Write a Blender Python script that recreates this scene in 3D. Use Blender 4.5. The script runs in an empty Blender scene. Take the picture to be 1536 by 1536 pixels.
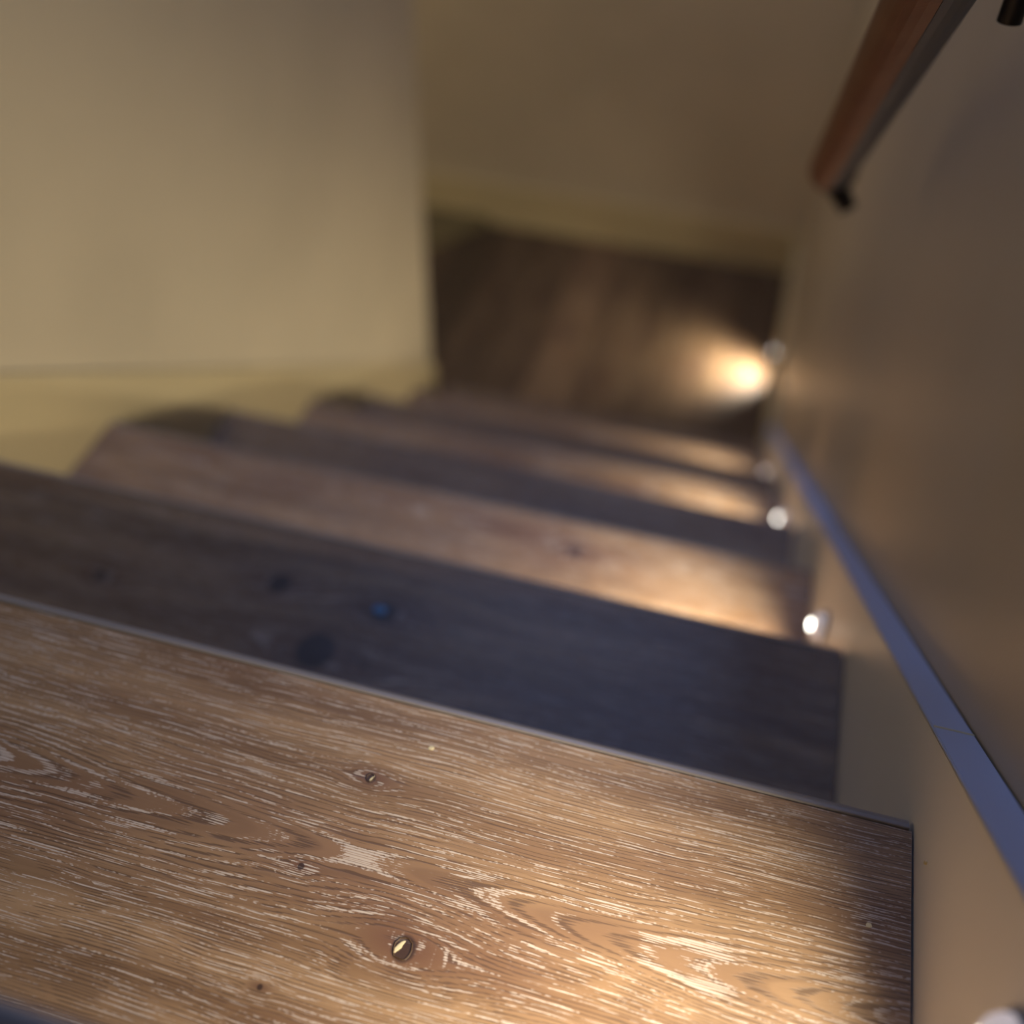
import bpy, bmesh, math, random
from mathutils import Vector, Matrix
random.seed(7)
S = bpy.context.scene
COL = S.collection

# ------------------------------------------------------------------ camera
cam_d = bpy.data.cameras.new('camera'); cam = bpy.data.objects.new('camera', cam_d); COL.objects.link(cam)
R3 = Matrix(((0.9633710354508367, -0.20575085612299535, 0.17199660827771399),
             (0.2674827700924614, 0.6912767209867481, -0.6712596090377202),
             (0.019214987849237777, 0.6926781938436232, 0.7209907794247369)))
cam.matrix_world = Matrix.Translation((-0.13677884, -0.29270264, 0.47139151)) @ R3.to_4x4()
cam_d.sensor_width = 36; cam_d.sensor_fit = 'HORIZONTAL'; cam_d.lens = 36.1
cam_d.clip_start = 0.01
cam_d.dof.use_dof = True; cam_d.dof.focus_distance = 0.49; cam_d.dof.aperture_fstop = 2.5
S.camera = cam

# ------------------------------------------------------------------ world, light, exposure
W = bpy.data.worlds.new('world'); S.world = W; W.use_nodes = True
W.node_tree.nodes['Background'].inputs[0].default_value = (0.55, 0.65, 0.9, 1)
W.node_tree.nodes['Background'].inputs[1].default_value = 0.02
S.view_settings.view_transform = 'Standard'; S.view_settings.look = 'None'
S.view_settings.gamma = 1.0; S.view_settings.use_curve_mapping = False
S.view_settings.exposure = 1.5

def area(name, loc, target, w, h, power, colour):
    l = bpy.data.lights.new(name, 'AREA'); l.shape = 'RECTANGLE'; l.size = w; l.size_y = h
    l.energy = power; l.color = colour
    o = bpy.data.objects.new(name, l); COL.objects.link(o); o.location = loc
    o.rotation_euler = (Vector(target) - Vector(loc)).to_track_quat('-Z', 'Y').to_euler()
    return o
area('ceiling_daylight', (-0.40, 1.9, 2.15), (-0.30, 0.3, -0.2), 0.8, 0.8, 7.2, (0.30, 0.46, 1.0))
area('hall_fill_light', (-1.9, 2.2, 0.7), (-1.2, 2.5, -1.4), 0.5, 0.5, 2.1, (1.0, 0.80, 0.52))  # added warm fill that brightens the far wall, no fixture there
LED_COLOUR = (1.0, 0.88, 0.70)
LED_POWER = 0.455

# ------------------------------------------------------------------ stair dimensions (metres)
G, H = 0.25, 0.183958          # going and rise
WL = -0.86                     # left wall plane
XS = 0.0                       # inner face of the right stringer
XR = 0.020                     # right wall plane
NT = 8                         # last nosing above the lower floor
ZF = -NT * H                   # lower floor level
YF = 2.89                      # far wall
YE = 1.66                      # end of the left wall
LP = H / G

# ------------------------------------------------------------------ node helpers
class E:
    """tiny arithmetic wrapper over Math nodes"""
    def __init__(s, t, sock): s.t, s.s = t, sock
    def _op(s, op, *a, clamp=False):
        n = s.t.nodes.new('ShaderNodeMath'); n.operation = op; n.use_clamp = clamp
        for i, v in enumerate((s,) + a):
            if isinstance(v, E): s.t.links.new(v.s, n.inputs[i])
            else: n.inputs[i].default_value = float(v)
        return E(s.t, n.outputs[0])
    def __add__(s, o): return s._op('ADD', o)
    __radd__ = __add__
    def __sub__(s, o): return s._op('SUBTRACT', o)
    def __rsub__(s, o): return (s * -1) + o
    def __mul__(s, o): return s._op('MULTIPLY', o)
    __rmul__ = __mul__
    def __truediv__(s, o): return s._op('DIVIDE', o)
    def f(s, op, *a): return s._op(op, *a)
    def step(s, lo, hi):
        n = s.t.nodes.new('ShaderNodeMapRange'); n.interpolation_type = 'SMOOTHSTEP'
        s.t.links.new(s.s, n.inputs[0]); n.inputs[1].default_value = lo; n.inputs[2].default_value = hi
        return E(s.t, n.outputs[0])

def vec(t, x, y, z):
    n = t.nodes.new('ShaderNodeCombineXYZ')
    for i, v in enumerate((x, y, z)):
        if isinstance(v, E): t.links.new(v.s, n.inputs[i])
        else: n.inputs[i].default_value = float(v)
    return n.outputs[0]

def noise(t, v, scale=1.0, detail=2.0, rough=0.5):
    n = t.nodes.new('ShaderNodeTexNoise'); n.inputs['Scale'].default_value = scale
    n.inputs['Detail'].default_value = detail; n.inputs['Roughness'].default_value = rough
    t.links.new(v, n.inputs['Vector'])
    return E(t, n.outputs['Fac'])

def mix(t, fac, a, b):
    n = t.nodes.new('ShaderNodeMix'); n.data_type = 'RGBA'
    if isinstance(fac, E): t.links.new(fac.s, n.inputs[0])
    else: n.inputs[0].default_value = fac
    for i, v in ((6, a), (7, b)):
        if isinstance(v, tuple): n.inputs[i].default_value = (*v, 1)
        else: t.links.new(v, n.inputs[i])
    return n.outputs[2]

def srgb(r, g, b):
    f = lambda c: (c / 255 / 12.92) if c / 255 <= 0.04045 else ((c / 255 + 0.055) / 1.055) ** 2.4
    return (f(r), f(g), f(b))

def newmat(name):
    m = bpy.data.materials.new(name); m.use_nodes = True
    return m, m.node_tree, m.node_tree.nodes['Principled BSDF']

def bump(t, b, height, strength, dist):
    n = t.nodes.new('ShaderNodeBump'); n.inputs['Strength'].default_value = strength
    n.inputs['Distance'].default_value = dist
    t.links.new(height.s, n.inputs['Height']); t.links.new(n.outputs[0], b.inputs['Normal'])

def wood(name, knots=(), ya=-0.098, z0=0.011, sl=-0.050, seed=0.0, tone=1.0, red=0.0, along='X', sharp=1.0):
    """limed brushed oak: rings cut by the board surface, white filled pores, fine dark pores, knots"""
    m, t, b = newmat(name)
    tc = t.nodes.new('ShaderNodeTexCoord'); sp = t.nodes.new('ShaderNodeSeparateXYZ')
    t.links.new(tc.outputs['Object'], sp.inputs[0])
    X, Y, Zc = E(t, sp.outputs[0]), E(t, sp.outputs[1]), E(t, sp.outputs[2])
    if along == 'Y': X, Y = Y, X
    Y = Y - Zc * 1.0                                         # keeps the figure going over the front edge
    n1 = noise(t, vec(t, X * 5.0, Y * 12.0, seed), 1.0, 1.0) - 0.5
    n1b = noise(t, vec(t, X * 22.0, Y * 60.0, seed + 3.3), 1.0, 1.5) - 0.5
    n2 = noise(t, vec(t, X * 4.0, Y * 5.0, seed + 7.7), 1.0, 1.0) - 0.5
    Yw = Y + n1 * 0.016 + n1b * 0.0035
    halo = None; core = None
    for (kx, ky, kr, push) in knots:
        dx, dy = X - kx, Y - ky
        g = ((dx * dx) * (-1 / (kr * 5.2) ** 2) + (dy * dy) * (-1 / (kr * 3.2) ** 2)).f('EXPONENT')
        Yw = Yw - (dy * (1 / (kr * 1.3))).f('TANH') * g * (kr * push)
        hs = ((dx * dx) * (-1 / (kr * 4.0) ** 2) + (dy * dy) * (-1 / (kr * 1.7) ** 2)).f('EXPONENT')
        halo = hs if halo is None else halo.f('MAXIMUM', hs)
        rr = ((dx * dx + dy * dy * 0.8)).f('SQRT')
        c = 1 - rr.step(kr * 0.75, kr * 1.05)
        core = c if core is None else core.f('MAXIMUM', c)
    Z = ((X * sl + z0).f('MINIMUM', 0.024) + n2 * 0.006) * (X.step(-0.78, -0.20) * 0.85 + 0.15)
    yy = Yw - ya
    d = (yy * yy + Z * Z).f('SQRT')
    rn = noise(t, vec(t, X * 2.5, d * 30.0, seed + 1.1), 1.0, 1.0)
    ph = d * (2 * math.pi / 0.0068) + rn * 9.0
    ring = ph.f('SINE') * 0.5 + 0.5
    wide = noise(t, vec(t, X * 9.0, d * 45.0, seed + 5.1), 1.0, 1.0)       # where pores grow dense
    s1 = noise(t, vec(t, X * 26.0, d * 900.0, seed + 2.0), 1.0, 2.0, 0.55)
    brk = noise(t, vec(t, X * 75.0, Yw * 2400.0, seed + 15.0), 1.0, 2.0, 0.6)
    brk2 = noise(t, vec(t, X * 420.0, Yw * 700.0, seed + 25.0), 1.0, 1.0, 0.5)
    s3 = noise(t, vec(t, X * 14.0, d * 900.0 + Y * 900.0, seed + 4.0), 1.0, 2.0, 0.6)
    line = (d * (2 * math.pi / 0.0030) + (noise(t, vec(t, X * 7.0, d * 90.0, seed + 8.0), 1.0, 1.0) - 0.5) * 16.0).f('SINE')
    fineline = (d * (2 * math.pi / 0.00150) + (noise(t, vec(t, X * 12.0, d * 160.0, seed + 18.0), 1.0, 1.0) - 0.5) * 14.0).f('SINE')
    band = ring.step(0.55, 0.98)
    arch = (1 - (yy.f('ABSOLUTE')).step(0.004, 0.024)) * X.step(-0.25, -0.19)
    calm = noise(t, vec(t, X * 6.0, d * 34.0, seed + 33.0), 1.0, 1.0).step(0.38, 0.62)      # quieter bands of figure
    hatch = (Y * (2 * math.pi / 0.00115) + (noise(t, vec(t, X * 9.0, Y * 260.0, seed + 41.0), 1.0, 1.0) - 0.5) * 15.0).f('SINE')
    dens = hatch * 0.052 - 0.012 + band * (wide.step(0.38, 0.68) * 0.07 + arch * 0.11) + (brk - 0.5) * 0.26 + (brk2 - 0.5) * 0.12
    white = (s1 + dens).step(0.61, 0.65) * (hatch.step(-0.5, 0.5) * 0.75 + 0.15)
    wl = (line * 0.155 + s1 * 0.62 + (brk2 - 0.5) * 0.30 + (brk - 0.5) * 0.22 + calm * 0.045 + hatch * 0.030).step(0.487, 0.545)
    white = white.f('MAXIMUM', wl * (hatch.step(-0.9, 0.1) * 0.5 + 0.38))
    dark = (0 - fineline * 0.15 - hatch * 0.05 + (1 - s3) * 0.60 + (brk - 0.5) * 0.20).step(0.36, 0.47) * (1 - white) * 0.85
    dark2 = (line * -1.0).step(0.55, 1.0) * calm
    base_n = noise(t, vec(t, X * 3.0, d * 55.0, seed + 6.0), 1.0, 3.0, 0.55)
    low = noise(t, vec(t, X * 5.0, Y * 14.0, seed + 12.0), 1.0, 2.0)
    T = tone
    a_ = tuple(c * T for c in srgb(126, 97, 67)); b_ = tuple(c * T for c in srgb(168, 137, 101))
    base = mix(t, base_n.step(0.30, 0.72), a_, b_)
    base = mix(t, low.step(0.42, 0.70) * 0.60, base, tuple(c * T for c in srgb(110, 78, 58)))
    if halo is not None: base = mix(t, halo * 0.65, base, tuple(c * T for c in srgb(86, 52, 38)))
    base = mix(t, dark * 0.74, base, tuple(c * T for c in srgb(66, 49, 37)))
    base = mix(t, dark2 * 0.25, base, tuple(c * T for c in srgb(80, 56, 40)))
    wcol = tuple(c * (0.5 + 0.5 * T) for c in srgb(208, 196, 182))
    base = mix(t, white * 0.80 * sharp, base, wcol)
    if core is not None: base = mix(t, core * 0.85, base, tuple(c * T for c in srgb(52, 36, 26)))
    t.links.new(base, b.inputs['Base Color'])
    b.inputs['Roughness'].default_value = 0.46
    b.inputs['Specular IOR Level'].default_value = 0.45
    hgt = 0.5 - dark * 0.5 - white * 0.25 + s3 * 0.4
    bump(t, b, hgt, 0.35, 0.0006)
    return m

def paint(name, rgb, rough=0.5, grain=0.25, spec=0.4, mottling=0.05):
    m, t, b = newmat(name)
    tc = t.nodes.new('ShaderNodeTexCoord')
    n = noise(t, tc.outputs['Object'], 3.0, 3.0)
    c0 = tuple(c * (1 - mottling) for c in rgb); c1 = tuple(min(1, c * (1 + mottling)) for c in rgb)
    t.links.new(mix(t, n.step(0.3, 0.7), c0, c1), b.inputs['Base Color'])
    b.inputs['Roughness'].default_value = rough; b.inputs['Specular IOR Level'].default_value = spec
    g = noise(t, tc.outputs['Object'], 420.0, 2.0)
    bump(t, b, g, grain, 0.0004)
    return m

M_WALL = paint('wall_paint', srgb(208, 193, 158), 0.75)
M_WALL_R = paint('right_wall_paint', srgb(190, 178, 158), 0.40)
M_TRIM = paint('skirting_paint', srgb(208, 190, 142), 0.5)
M_STR = paint('stringer_paint', srgb(230, 226, 220), 0.4, 0.15)
M_CEIL = paint('ceiling_paint', srgb(225, 222, 212), 0.8)
M_EDGE = paint('nosing_laminate', srgb(134, 126, 120), 0.38, 0.4, 0.5, 0.12)
M_GAP = paint('dark_gap', srgb(30, 26, 24), 0.8)
M_RAILWOOD = wood('varnished_rail_wood', tone=0.8, along='Y', sharp=0.1)
nt = M_RAILWOOD.node_tree; bs = nt.nodes['Principled BSDF']
src = bs.inputs['Base Color'].links[0].from_socket
nt.links.new(mix(nt, 0.8, src, srgb(112, 54, 15)), bs.inputs['Base Color'])
bs.inputs['Roughness'].default_value = 0.5
def metal(name, rgb, rough, met=1.0):
    m, t, b = newmat(name); tc = t.nodes.new('ShaderNodeTexCoord')
    n = noise(t, tc.outputs['Object'], 60.0, 2.0)
    t.links.new(mix(t, n, tuple(c * 0.92 for c in rgb), rgb), b.inputs['Base Color'])
    b.inputs['Metallic'].default_value = met; b.inputs['Roughness'].default_value = rough
    return m
M_RAIL_GREY = metal('rail_grey', srgb(92, 96, 106), 0.45, 0.3)
M_BLACK = metal('black_metal', srgb(14, 12, 14), 0.4, 0.3)
M_PLASTIC = paint('white_lamp_plastic', srgb(224, 214, 210), 0.35, 0.05)
hb = M_PLASTIC.node_tree.nodes['Principled BSDF']           # the dome is a translucent diffuser and glows faintly
hb.inputs['Emission Color'].default_value = (1.0, 0.86, 0.84, 1); hb.inputs['Emission Strength'].default_value = 0.13
M_RING = metal('lamp_ring', srgb(120, 128, 150), 0.35, 0.6)
M_PUTTY = paint('pale_filler', srgb(214, 200, 158), 0.5)
M_RESIN_GLINT = paint('resin_blue_glint', srgb(60, 118, 165), 0.08, 0.0, 1.0)  # glossy knot filler; its blue is a painted reflection of the cool light
def glow(name, col, s):
    m = bpy.data.materials.new(name); m.use_nodes = True; t = m.node_tree; t.nodes.clear()
    e = t.nodes.new('ShaderNodeEmission'); o = t.nodes.new('ShaderNodeOutputMaterial')
    e.inputs[0].default_value = (*col, 1); e.inputs[1].default_value = s
    t.links.new(e.outputs[0], o.inputs[0]); return m
M_LENS = glow('lit_lens', (1.0, 0.95, 0.82), 7.0)

# ------------------------------------------------------------------ mesh helpers
def link(name, bm, mat, parent=None, smooth=False):
    bmesh.ops.recalc_face_normals(bm, faces=bm.faces)
    me = bpy.data.meshes.new(name); bm.to_mesh(me); bm.free()
    if smooth:
        for p in me.polygons: p.use_smooth = True
    for mm in (mat if isinstance(mat, (list, tuple)) else [mat]): me.materials.append(mm)
    o = bpy.data.objects.new(name, me); COL.objects.link(o)
    if parent: o.parent = parent
    return o
def empty(name, loc=(0, 0, 0), label=None, cat=None, group=None):
    o = bpy.data.objects.new(name, None); COL.objects.link(o); o.location = loc; o.empty_display_size = 0.05
    if label: o['label'] = label
    if cat: o['category'] = cat
    if group: o['group'] = group
    return o
def structure(o, label=None):
    o['kind'] = 'structure'
    if label: o['label'] = label
    return o
def box(bm, x0, x1, y0, y1, z0, z1, bev=0.0):
    vs = [bm.verts.new((x, y, z)) for x in (x0, x1) for y in (y0, y1) for z in (z0, z1)]
    fs = [(0, 1, 3, 2), (4, 6, 7, 5), (0, 4, 5, 1), (2, 3, 7, 6), (0, 2, 6, 4), (1, 5, 7, 3)]
    faces = [bm.faces.new([vs[i] for i in f]) for f in fs]
    if bev > 0:
        es = list({e for f in faces for e in f.edges})
        bmesh.ops.bevel(bm, geom=es, offset=bev, segments=2, affect='EDGES', profile=0.5)
    return bm
def extrude_x(prof, x0, x1):
    """profile [(y, z)] extruded from x0 to x1, capped"""
    bm = bmesh.new()
    a = [bm.verts.new((x0, y, z)) for y, z in prof]; b = [bm.verts.new((x1, y, z)) for y, z in prof]
    n = len(prof)
    for i in range(n):
        j = (i + 1) % n; bm.faces.new((a[i], a[j], b[j], b[i]))
    bm.faces.new(a[::-1]); bm.faces.new(b)
    return bm
def tube(bm, p0, p1, r0, r1=None, n=24, cap=True):
    r1 = r0 if r1 is None else r1
    p0, p1 = Vector(p0), Vector(p1); d = (p1 - p0).normalized()
    u = d.orthogonal().normalized(); v = d.cross(u)
    A = [bm.verts.new(p0 + (u * math.cos(a) + v * math.sin(a)) * r0) for a in (2 * math.pi * i / n for i in range(n))]
    B = [bm.verts.new(p1 + (u * math.cos(a) + v * math.sin(a)) * r1) for a in (2 * math.pi * i / n for i in range(n))]
    for i in range(n): bm.faces.new((A[i], A[(i + 1) % n], B[(i + 1) % n], B[i]))
    if cap: bm.faces.new(A[::-1]); bm.faces.new(B)
def lathe_x(prof, n=40, caps=True):
    """profile [(x, r)] turned around the X axis"""
    bm = bmesh.new(); rings = []
    for x, r in prof:
        if r < 1e-6: rings.append([bm.verts.new((x, 0, 0))])
        else: rings.append([bm.verts.new((x, r * math.cos(2 * math.pi * i / n), r * math.sin(2 * math.pi * i / n))) for i in range(n)])
    for A, B in zip(rings, rings[1:]):
        for i in range(n):
            j = (i + 1) % n
            if len(A) == 1 and len(B) == 1: continue
            if len(A) == 1: bm.faces.new((A[0], B[j], B[i]))
            elif len(B) == 1: bm.faces.new((A[i], A[j], B[0]))
            else: bm.faces.new((A[i], A[j], B[j], B[i]))
    return bm

# ------------------------------------------------------------------ the setting
def wallbox(name, x0, x1, y0, y1, z0, z1, mat, label):
    bm = bmesh.new(); box(bm, x0, x1, y0, y1, z0, z1)
    return structure(link(name, bm, mat), label)
ZT = 2.4
wallbox('wall_left', WL - 0.13, WL - 0.0013, -1.9, YE, ZF - 0.0, ZT, M_WALL, 'beige painted wall beside the left ends of the treads')
wallbox('wall_right', XR + 0.0012, XR + 0.12, -1.9, YF + 0.12, ZF - 0.1, ZT, M_WALL_R, 'grey beige wall above the stringer on the right')
wallbox('wall_far', -2.8, XR, YF, YF + 0.12, ZF - 0.1, ZT, M_WALL, 'olive beige wall across the lower hall beyond the stairs')
wallbox('wall_back', -2.8, XR, -2.02, -1.9, ZF, ZT, M_WALL, 'wall behind the top of the stairs')
wallbox('wall_hall_left', -2.92, -2.8, -2.0, YF + 0.12, ZF - 0.1, ZT, M_WALL, 'far left wall of the lower hall')
wallbox('wall_under_stairs', -2.8, WL - 0.13, YE - 0.12, YE, ZF, ZT, M_WALL, 'return wall at the foot of the stairs')
wallbox('ceiling', -2.92, XR + 0.12, -2.02, YF + 0.12, ZT, ZT + 0.1, M_CEIL, 'pale ceiling over the stairwell')
# low boxed-in corner in front of the far wall
bm = bmesh.new()
P = [(-1.05, YF), (-1.30, 2.52), (-1.90, 2.52), (-1.90, YF)]
lo = [bm.verts.new((x, y, ZF)) for x, y in P]; hi = [bm.verts.new((x, y, ZF + 0.03)) for x, y in P]
for i in range(4): bm.faces.new((lo[i], lo[(i + 1) % 4], hi[(i + 1) % 4], hi[i]))
bm.faces.new(lo[::-1]); bm.faces.new(hi)
structure(link('trim_1', bm, paint('olive_boxing_paint', srgb(112, 100, 66), 0.7)), 'low olive boxed-in corner at the left end of the far wall')

# lower floor of boards running away from the stairs
floor = structure(empty('floor', (0, 0, ZF)), 'dark oak boards of the lower hall')
bm = bmesh.new(); box(bm, -2.8, XR, YE - 0.1, YF + 0.1, -0.06, -0.018)
link('subfloor', bm, M_GAP, floor)
tones = [0.34, 0.42, 0.36, 0.50, 0.72, 0.40, 0.34, 0.20, 0.30, 0.42, 0.36, 0.3, 0.45, 0.38, 0.3, 0.4, 0.35, 0.42, 0.3]
mats = {}
pw = 0.142
for i in range(19):
    x1 = -0.0008 - i * pw; x0 = x1 - pw + 0.0016
    tn = tones[i]
    if tn not in mats: mats[tn] = wood('floor_oak_%02d' % int(tn * 100), ya=0.06, seed=20 + tn * 50, tone=tn * 1.15, along='Y', sharp=0.5)
    cut = 1.7 + (0.35 + 0.37 * (i * 7 % 5) / 5) * 1.1
    for (ya_, yb_) in ((YE - 0.05, cut - 0.0008), (cut + 0.0008, YF - 0.001)):
        bm = bmesh.new(); box(bm, x0, x1, ya_, yb_, -0.018, 0.0, 0.0012)
        link('plank', bm, mats[tn], floor)
# ------------------------------------------------------------------ staircase
stairs = empty('staircase', (0, 0, ZF), 'oak staircase descending between two beige walls, lit by small side lamps', 'staircase')
ORG = Vector((0, 0, -ZF))      # children are laid out in world coordinates minus the empty's base
def on_stairs(o, loc=(0, 0, 0)):
    o.parent = stairs; o.location = Vector(loc) + ORG; return o

K1 = [(-0.223, -0.131, 0.0062, 1.45), (-0.268, -0.055, 0.0030, 1.8), (-0.278, -0.164, 0.0014, 1.6), (-0.283, -0.108, 0.0018, 1.8)]
K2 = [(-0.362, -0.070, 0.011, 1.8), (-0.400, -0.121, 0.017, 1.8), (-0.455, -0.066, 0.010, 1.5), (-0.60, -0.10, 0.006, 1.5)]
WOODS = {  # tones carry the lamp light: second tread darkened, third brightened
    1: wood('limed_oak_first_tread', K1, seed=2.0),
    2: wood('limed_oak_second_tread_shaded', K2, ya=-0.17, seed=31.0, tone=0.66, sharp=0.6),
    3: wood('limed_oak_third_tread_lit', [(-0.255, -0.05, 0.009, 1.7)], ya=-0.04, seed=47.0, tone=1.4),
}
W_OTHER = [wood('limed_oak_shaded', (), ya=-0.2, seed=63.0, tone=0.85), wood('limed_oak_lit', (), ya=-0.05, seed=81.0, tone=1.15)]  # shaded copy for treads without a lamp, lit copy beside the lamps
T = 0.038      # tread thickness
def tread_prof(back):
    # flat top with a small groove, then the rounded laminate edge is a child of its own
    return [(back, 0), (-0.0085, 0), (-0.0078, -0.0012), (-0.0078, -T), (back, -T)]
def edge_prof():
    pts = [(-0.0074, -0.0012), (-0.0068, -0.0004)]
    r = 0.0062
    for i in range(7):
        a = math.pi / 2 * i / 6
        pts.append((-r + r * math.sin(a) , -r + r * math.cos(a) - 0.0003))
    pts += [(0.0, -T + 0.006), (-0.002, -T + 0.0015), (-0.0055, -T), (-0.0074, -T)]
    return pts
for k in range(0, NT + 1):
    y, z = (k - 1) * G, -(k - 1) * H
    if k == 0: y += 0.016
    back = -G - 0.03 if k else -1.65
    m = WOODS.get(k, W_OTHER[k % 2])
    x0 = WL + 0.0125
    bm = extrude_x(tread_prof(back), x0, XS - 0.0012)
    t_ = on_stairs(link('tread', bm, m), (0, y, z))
    e_ = link('nosing', extrude_x(edge_prof(), x0, XS - 0.0022), M_EDGE, t_)
    e_['label'] = 'grey rounded nosing strip'
    # riser under this nosing
    bm = bmesh.new(); box(bm, x0, XS - 0.001, -0.040, -0.026, -H, -T)
    on_stairs(link('riser', bm, W_OTHER[0]), (0, y, z))
    if k == 1: TREAD1 = t_
    if k == 2: TREAD2 = t_
    if k == 0:
        t_['label'] = 'upper landing board'

# knots, filler and paint specks
def blob(x, y, rx, ry, hgt, rot=0.0, n=12, wob=0.18):
    bm = bmesh.new(); c = bm.verts.new((x, y, hgt)); rim = []; mid = []
    for i in range(n):
        a = 2 * math.pi * i / n; q = 1 + random.uniform(-wob, wob)
        for lst, s, hh in ((rim, 1.0, -0.0004), (mid, 0.8, hgt * 0.8)):
            px, py = rx * q * s * math.cos(a), ry * q * s * math.sin(a)
            lst.append(bm.verts.new((x + px * math.cos(rot) - py * math.sin(rot), y + px * math.sin(rot) + py * math.cos(rot), hh)))
    for i in range(n):
        j = (i + 1) % n
        bm.faces.new((c, mid[i], mid[j])); bm.faces.new((mid[i], rim[i], rim[j], mid[j]))
    return bm
def ringblob(x, y, r, w):
    bm = bmesh.new(); n = 20; prev = None; rows = []
    for i in range(n):
        a = 2 * math.pi * i / n; q = 1 + random.uniform(-0.08, 0.08)
        rows.append([bm.verts.new((x + r * s * q * math.cos(a) * 0.85, y + r * s * q * math.sin(a), hh)) for s, hh in ((1 + w, -0.0002), (1 + w / 2, 0.0004), (1, -0.0002))])
    for i in range(n):
        A, B = rows[i], rows[(i + 1) % n]
        bm.faces.new((A[0], B[0], B[1], A[1])); bm.faces.new((A[1], B[1], B[2], A[2]))
    return bm
M_KNOT = paint('knot_bark', srgb(74, 54, 34), 0.6, 0.6)
o = link('knot', ringblob(-0.2235, -0.131, 0.0045, 0.25), M_KNOT, TREAD1)
o = link('knot_filler', blob(-0.2252, -0.1305, 0.0012, 0.0042, 0.0003, -0.45), M_PUTTY, TREAD1); o['label'] = 'pale sliver of filler in the knot'
o = link('knot_filler', blob(-0.2672, -0.055, 0.0006, 0.0022, 0.0003, -0.5), M_PUTTY, TREAD1); o['label'] = 'thin grey filler in the small knot'
link('knot', ringblob(-0.2682, -0.055, 0.0019, 0.35), M_KNOT, TREAD1)
for (x, y, a, b_) in ((-0.244, -0.030, 0.0019, 0.0012), (-0.0203, -0.062, 0.0017, 0.0015)):
    o = link('paint_speck', blob(x, y, a, b_, 0.0003, 0.3), M_PUTTY, TREAD1); o['label'] = 'pale fleck stuck to the wood'
o = link('knot_filler', blob(-0.366, -0.069, 0.0065, 0.0045, 0.0012, 0.2), M_RESIN_GLINT, TREAD2); o['label'] = 'glossy resin in the dark knot, cool reflection painted blue'

# right stringer: sloping board, cool light on its top edge painted blue-grey
def slope_board(name, xa, xb, y0, y1, up, down, mat, bev=0.0015):
    bm = bmesh.new()
    pr = [(y0, -LP * y0 + up), (y1, -LP * y1 + up), (y1, -LP * y1 - down), (y0, -LP * y0 - down)]
    a = [bm.verts.new((xa, y, z)) for y, z in pr]; b = [bm.verts.new((xb, y, z)) for y, z in pr]
    for i in range(4): bm.faces.new((a[i], a[(i + 1) % 4], b[(i + 1) % 4], b[i]))
    bm.faces.new(a[::-1]); bm.faces.new(b)
    bmesh.ops.recalc_face_normals(bm, faces=bm.faces)
    if bev: bmesh.ops.bevel(bm, geom=list(bm.edges), offset=bev, segments=2, affect='EDGES')
    return link(name, bm, mat)
SU = 0.054
o = on_stairs(slope_board('stringer', 0.0, XR, -0.9, NT * G - 0.09, SU, 0.26, M_STR, 0.0008)); o['label'] = 'pale painted stringer board on the right'
M_TOP_TINT = paint('cool_light_tint', srgb(180, 188, 212), 0.42, 0.2)  # cool light on the pale top edge is put into this colour
top_ = on_stairs(slope_board('tinted_top', -0.0004, XR, -0.9, NT * G - 0.09, SU + 0.0022, -(SU - 0.0002), M_TOP_TINT, 0.0006)); top_['label'] = 'top edge of the stringer, cool light painted blue-grey'
bm = bmesh.new(); box(bm, 0.0002, XR - 0.0005, -0.0005, 0.0005, 0, 0.0009)
o = on_stairs(link('joint_filler', bm, M_PUTTY), (0, 0.0343, -LP * 0.0343 + SU + 0.0018)); o['label'] = 'thin pale joint line across the stringer'
bm = blob(0, 0, 0.0018, 0.0009, 0.0008, 0.0); bmesh.ops.rotate(bm, verts=bm.verts, cent=(0, 0, 0), matrix=Matrix.Rotation(-math.pi / 2, 3, 'Y'))
o = on_stairs(link('paint_speck', bm, M_PUTTY), (-0.0004, -0.034, 0.019)); o['label'] = 'pale paint fleck on the stringer'
# left skirting follows the flight
o = on_stairs(slope_board('skirting', WL, WL + 0.012, -0.5, YE, 0.074, 0.24, M_TRIM)); o['label'] = 'yellowish painted skirting on the left'

# baseboards of the lower hall
bm = bmesh.new(); box(bm, -2.78, XR, YF - 0.014, YF, ZF, ZF + 0.155, 0.002)
structure(link('baseboard_far', bm, M_TRIM), 'beige baseboard along the far wall')
bm = bmesh.new(); box(bm, 0.001, XR, NT * G - 0.085, YF - 0.014, ZF, ZF + 0.13, 0.002)
structure(link('baseboard_right', bm, M_TRIM), 'beige baseboard along the right wall of the hall')

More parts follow.
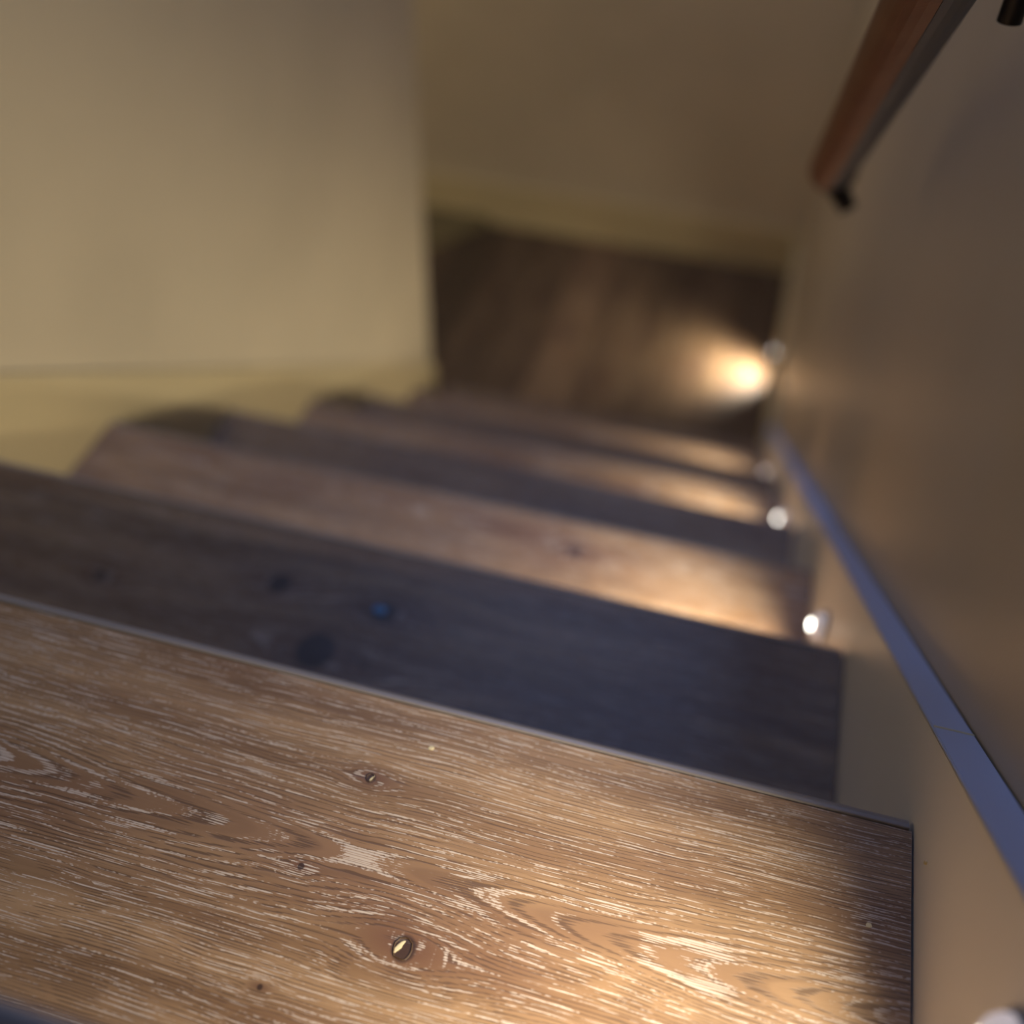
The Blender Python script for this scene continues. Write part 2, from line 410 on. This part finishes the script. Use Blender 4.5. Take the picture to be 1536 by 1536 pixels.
# ------------------------------------------------------------------ step lamps in the stringer
BEAM = ((136, 1.75, 0.65, 30), (126, 3.6, 1.0, 6), (178, 0.085, 0.1, 0))
def make_lamp(loc, label, power, first=None, shape=BEAM):
    root = empty('step_light', loc, label, 'light', 'step lights along the right side of the stairs')
    if first is None:
        link('mounting_ring', lathe_x([(0, 0), (0, 0.0150), (-0.0022, 0.0150), (-0.0032, 0.0142), (-0.0032, 0.012), (-0.0030, 0)]), M_RING, root, True)
        r = 0.0128; sx = 0.85; pr = [(-0.003, r)]
        for i in range(1, 9):
            a = math.radians(64) * i / 8; pr.append((-0.003 - sx * r * math.sin(a), r * math.cos(a)))
        xe, re = pr[-1]
        pr += [(xe + 0.0006, re - 0.0006), (xe + 0.0012, re - 0.0008)]
        link('housing', lathe_x(pr), M_PLASTIC, root, True)
        link('lens', lathe_x([(xe + 0.0010, re - 0.0009), (xe - 0.0012, re * 0.55), (xe - 0.0018, 0)]), M_LENS, root, True)
    else:
        for ch in first.children:
            if ch.type == 'MESH':
                c = ch.copy(); COL.objects.link(c); c.parent = root
    # the lens throws a wide soft cone and a stronger core along -X
    for size, k, blend, tilt in shape:
        l = bpy.data.lights.new('step_light_beam', 'SPOT'); l.energy = power * k; l.color = LED_COLOUR
        l.spot_size = math.radians(size); l.spot_blend = blend; l.shadow_soft_size = 0.005
        lo_ = bpy.data.objects.new('step_light_beam', l); COL.objects.link(lo_); lo_.parent = root
        lo_.location = (-0.0165, 0, 0); lo_.rotation_euler = (0, math.radians(90 - tilt), 0)
    return root
L0 = make_lamp((0, -0.148, 0.113), 'nearest step light, white domed lamp above the first tread, bottom right corner', LED_POWER)
LD = [((0, 0.345, -2 * H + 0.090), 'bright step light just beyond the dark second tread, on the stringer'),
      ((0, 0.872, -4 * H + 0.068), 'pale round step light beside the fifth tread, where the blue stringer edge fades'),
      ((0, 1.375, -6 * H + 0.065), 'dim brownish step light near the foot of the flight'),
      ]
for loc, lab in LD: make_lamp(loc, lab, LED_POWER, L0)
make_lamp((0.001, 2.29, ZF + 0.09), 'farthest step light, low on the hall baseboard beside the glowing patch of floor', LED_POWER * 2.2, L0, ((118, 6.0, 1.0, 42), (150, 1.2, 1.0, 10)))

# ------------------------------------------------------------------ handrail
HX, HZ = -0.072, 0.508
dirv = Vector((0, 1, -LP)).normalized(); upv = Vector((0, LP, 1)).normalized()
def rp(y, dx=0.0, du=0.0): return Vector((HX + dx, y, -LP * y + HZ)) + upv * du
rail = empty('handrail', (XR, 0, HZ), 'sloping handrail with orange wooden face and grey back on the right wall', 'handrail')
def rail_child(o): o.parent = rail; o.location = -Vector(rail.location); return o
def bar(prof, y0, y1, name, mat):
    bm = bmesh.new()
    A = [bm.verts.new(rp(y0, a, b)) for a, b in prof]; B = [bm.verts.new(rp(y1, a, b)) for a, b in prof]
    n = len(prof)
    for i in range(n): bm.faces.new((A[i], A[(i + 1) % n], B[(i + 1) % n], B[i]))
    bm.faces.new(A[::-1]); bm.faces.new(B)
    return rail_child(link(name, bm, mat, None, False))
def arc(cx, cy, r, a0, a1, n=14, sx=1.0): return [(cx + sx * r * math.cos(a0 + (a1 - a0) * i / n), cy + r * math.sin(a0 + (a1 - a0) * i / n)) for i in range(n + 1)]
o = bar(arc(-0.002, 0, 0.023, math.pi / 2, 3 * math.pi / 2), -0.9, 0.735, 'wooden_grip', M_RAILWOOD)
o = bar(arc(-0.001, 0, 0.021, -math.pi / 2, math.pi / 2), -0.9, 0.735, 'grey_back', M_RAIL_GREY)  # grey half of the rail, a bar of its own behind the wood
bm = bmesh.new(); tube(bm, rp(0.735), rp(0.757), 0.0235, 0.020)
rail_child(link('end_cap', bm, M_BLACK, None, True))
bm = bmesh.new(); tube(bm, rp(0.748, 0.0, -0.006), rp(0.752, 0.024, -0.034), 0.012, 0.009)
rail_child(link('end_bracket', bm, M_BLACK, None, True))
bm = bmesh.new()
tube(bm, (-0.030, 0.323, 0.264), (-0.030, 0.323, 0.330), 0.0065, 0.0065)
tube(bm, (-0.034, 0.323, 0.330), (XR - 0.004, 0.323, 0.336), 0.0060)
tube(bm, (-0.075, 0.323, 0.284), (-0.030, 0.323, 0.300), 0.0050)
rail_child(link('bracket', bm, M_BLACK, None, True))
bm = bmesh.new(); tube(bm, Vector((XR - 0.006, 0.323, 0.336)), Vector((XR, 0.323, 0.336)), 0.022)
rail_child(link('bracket_plate', bm, M_BLACK, None, True))
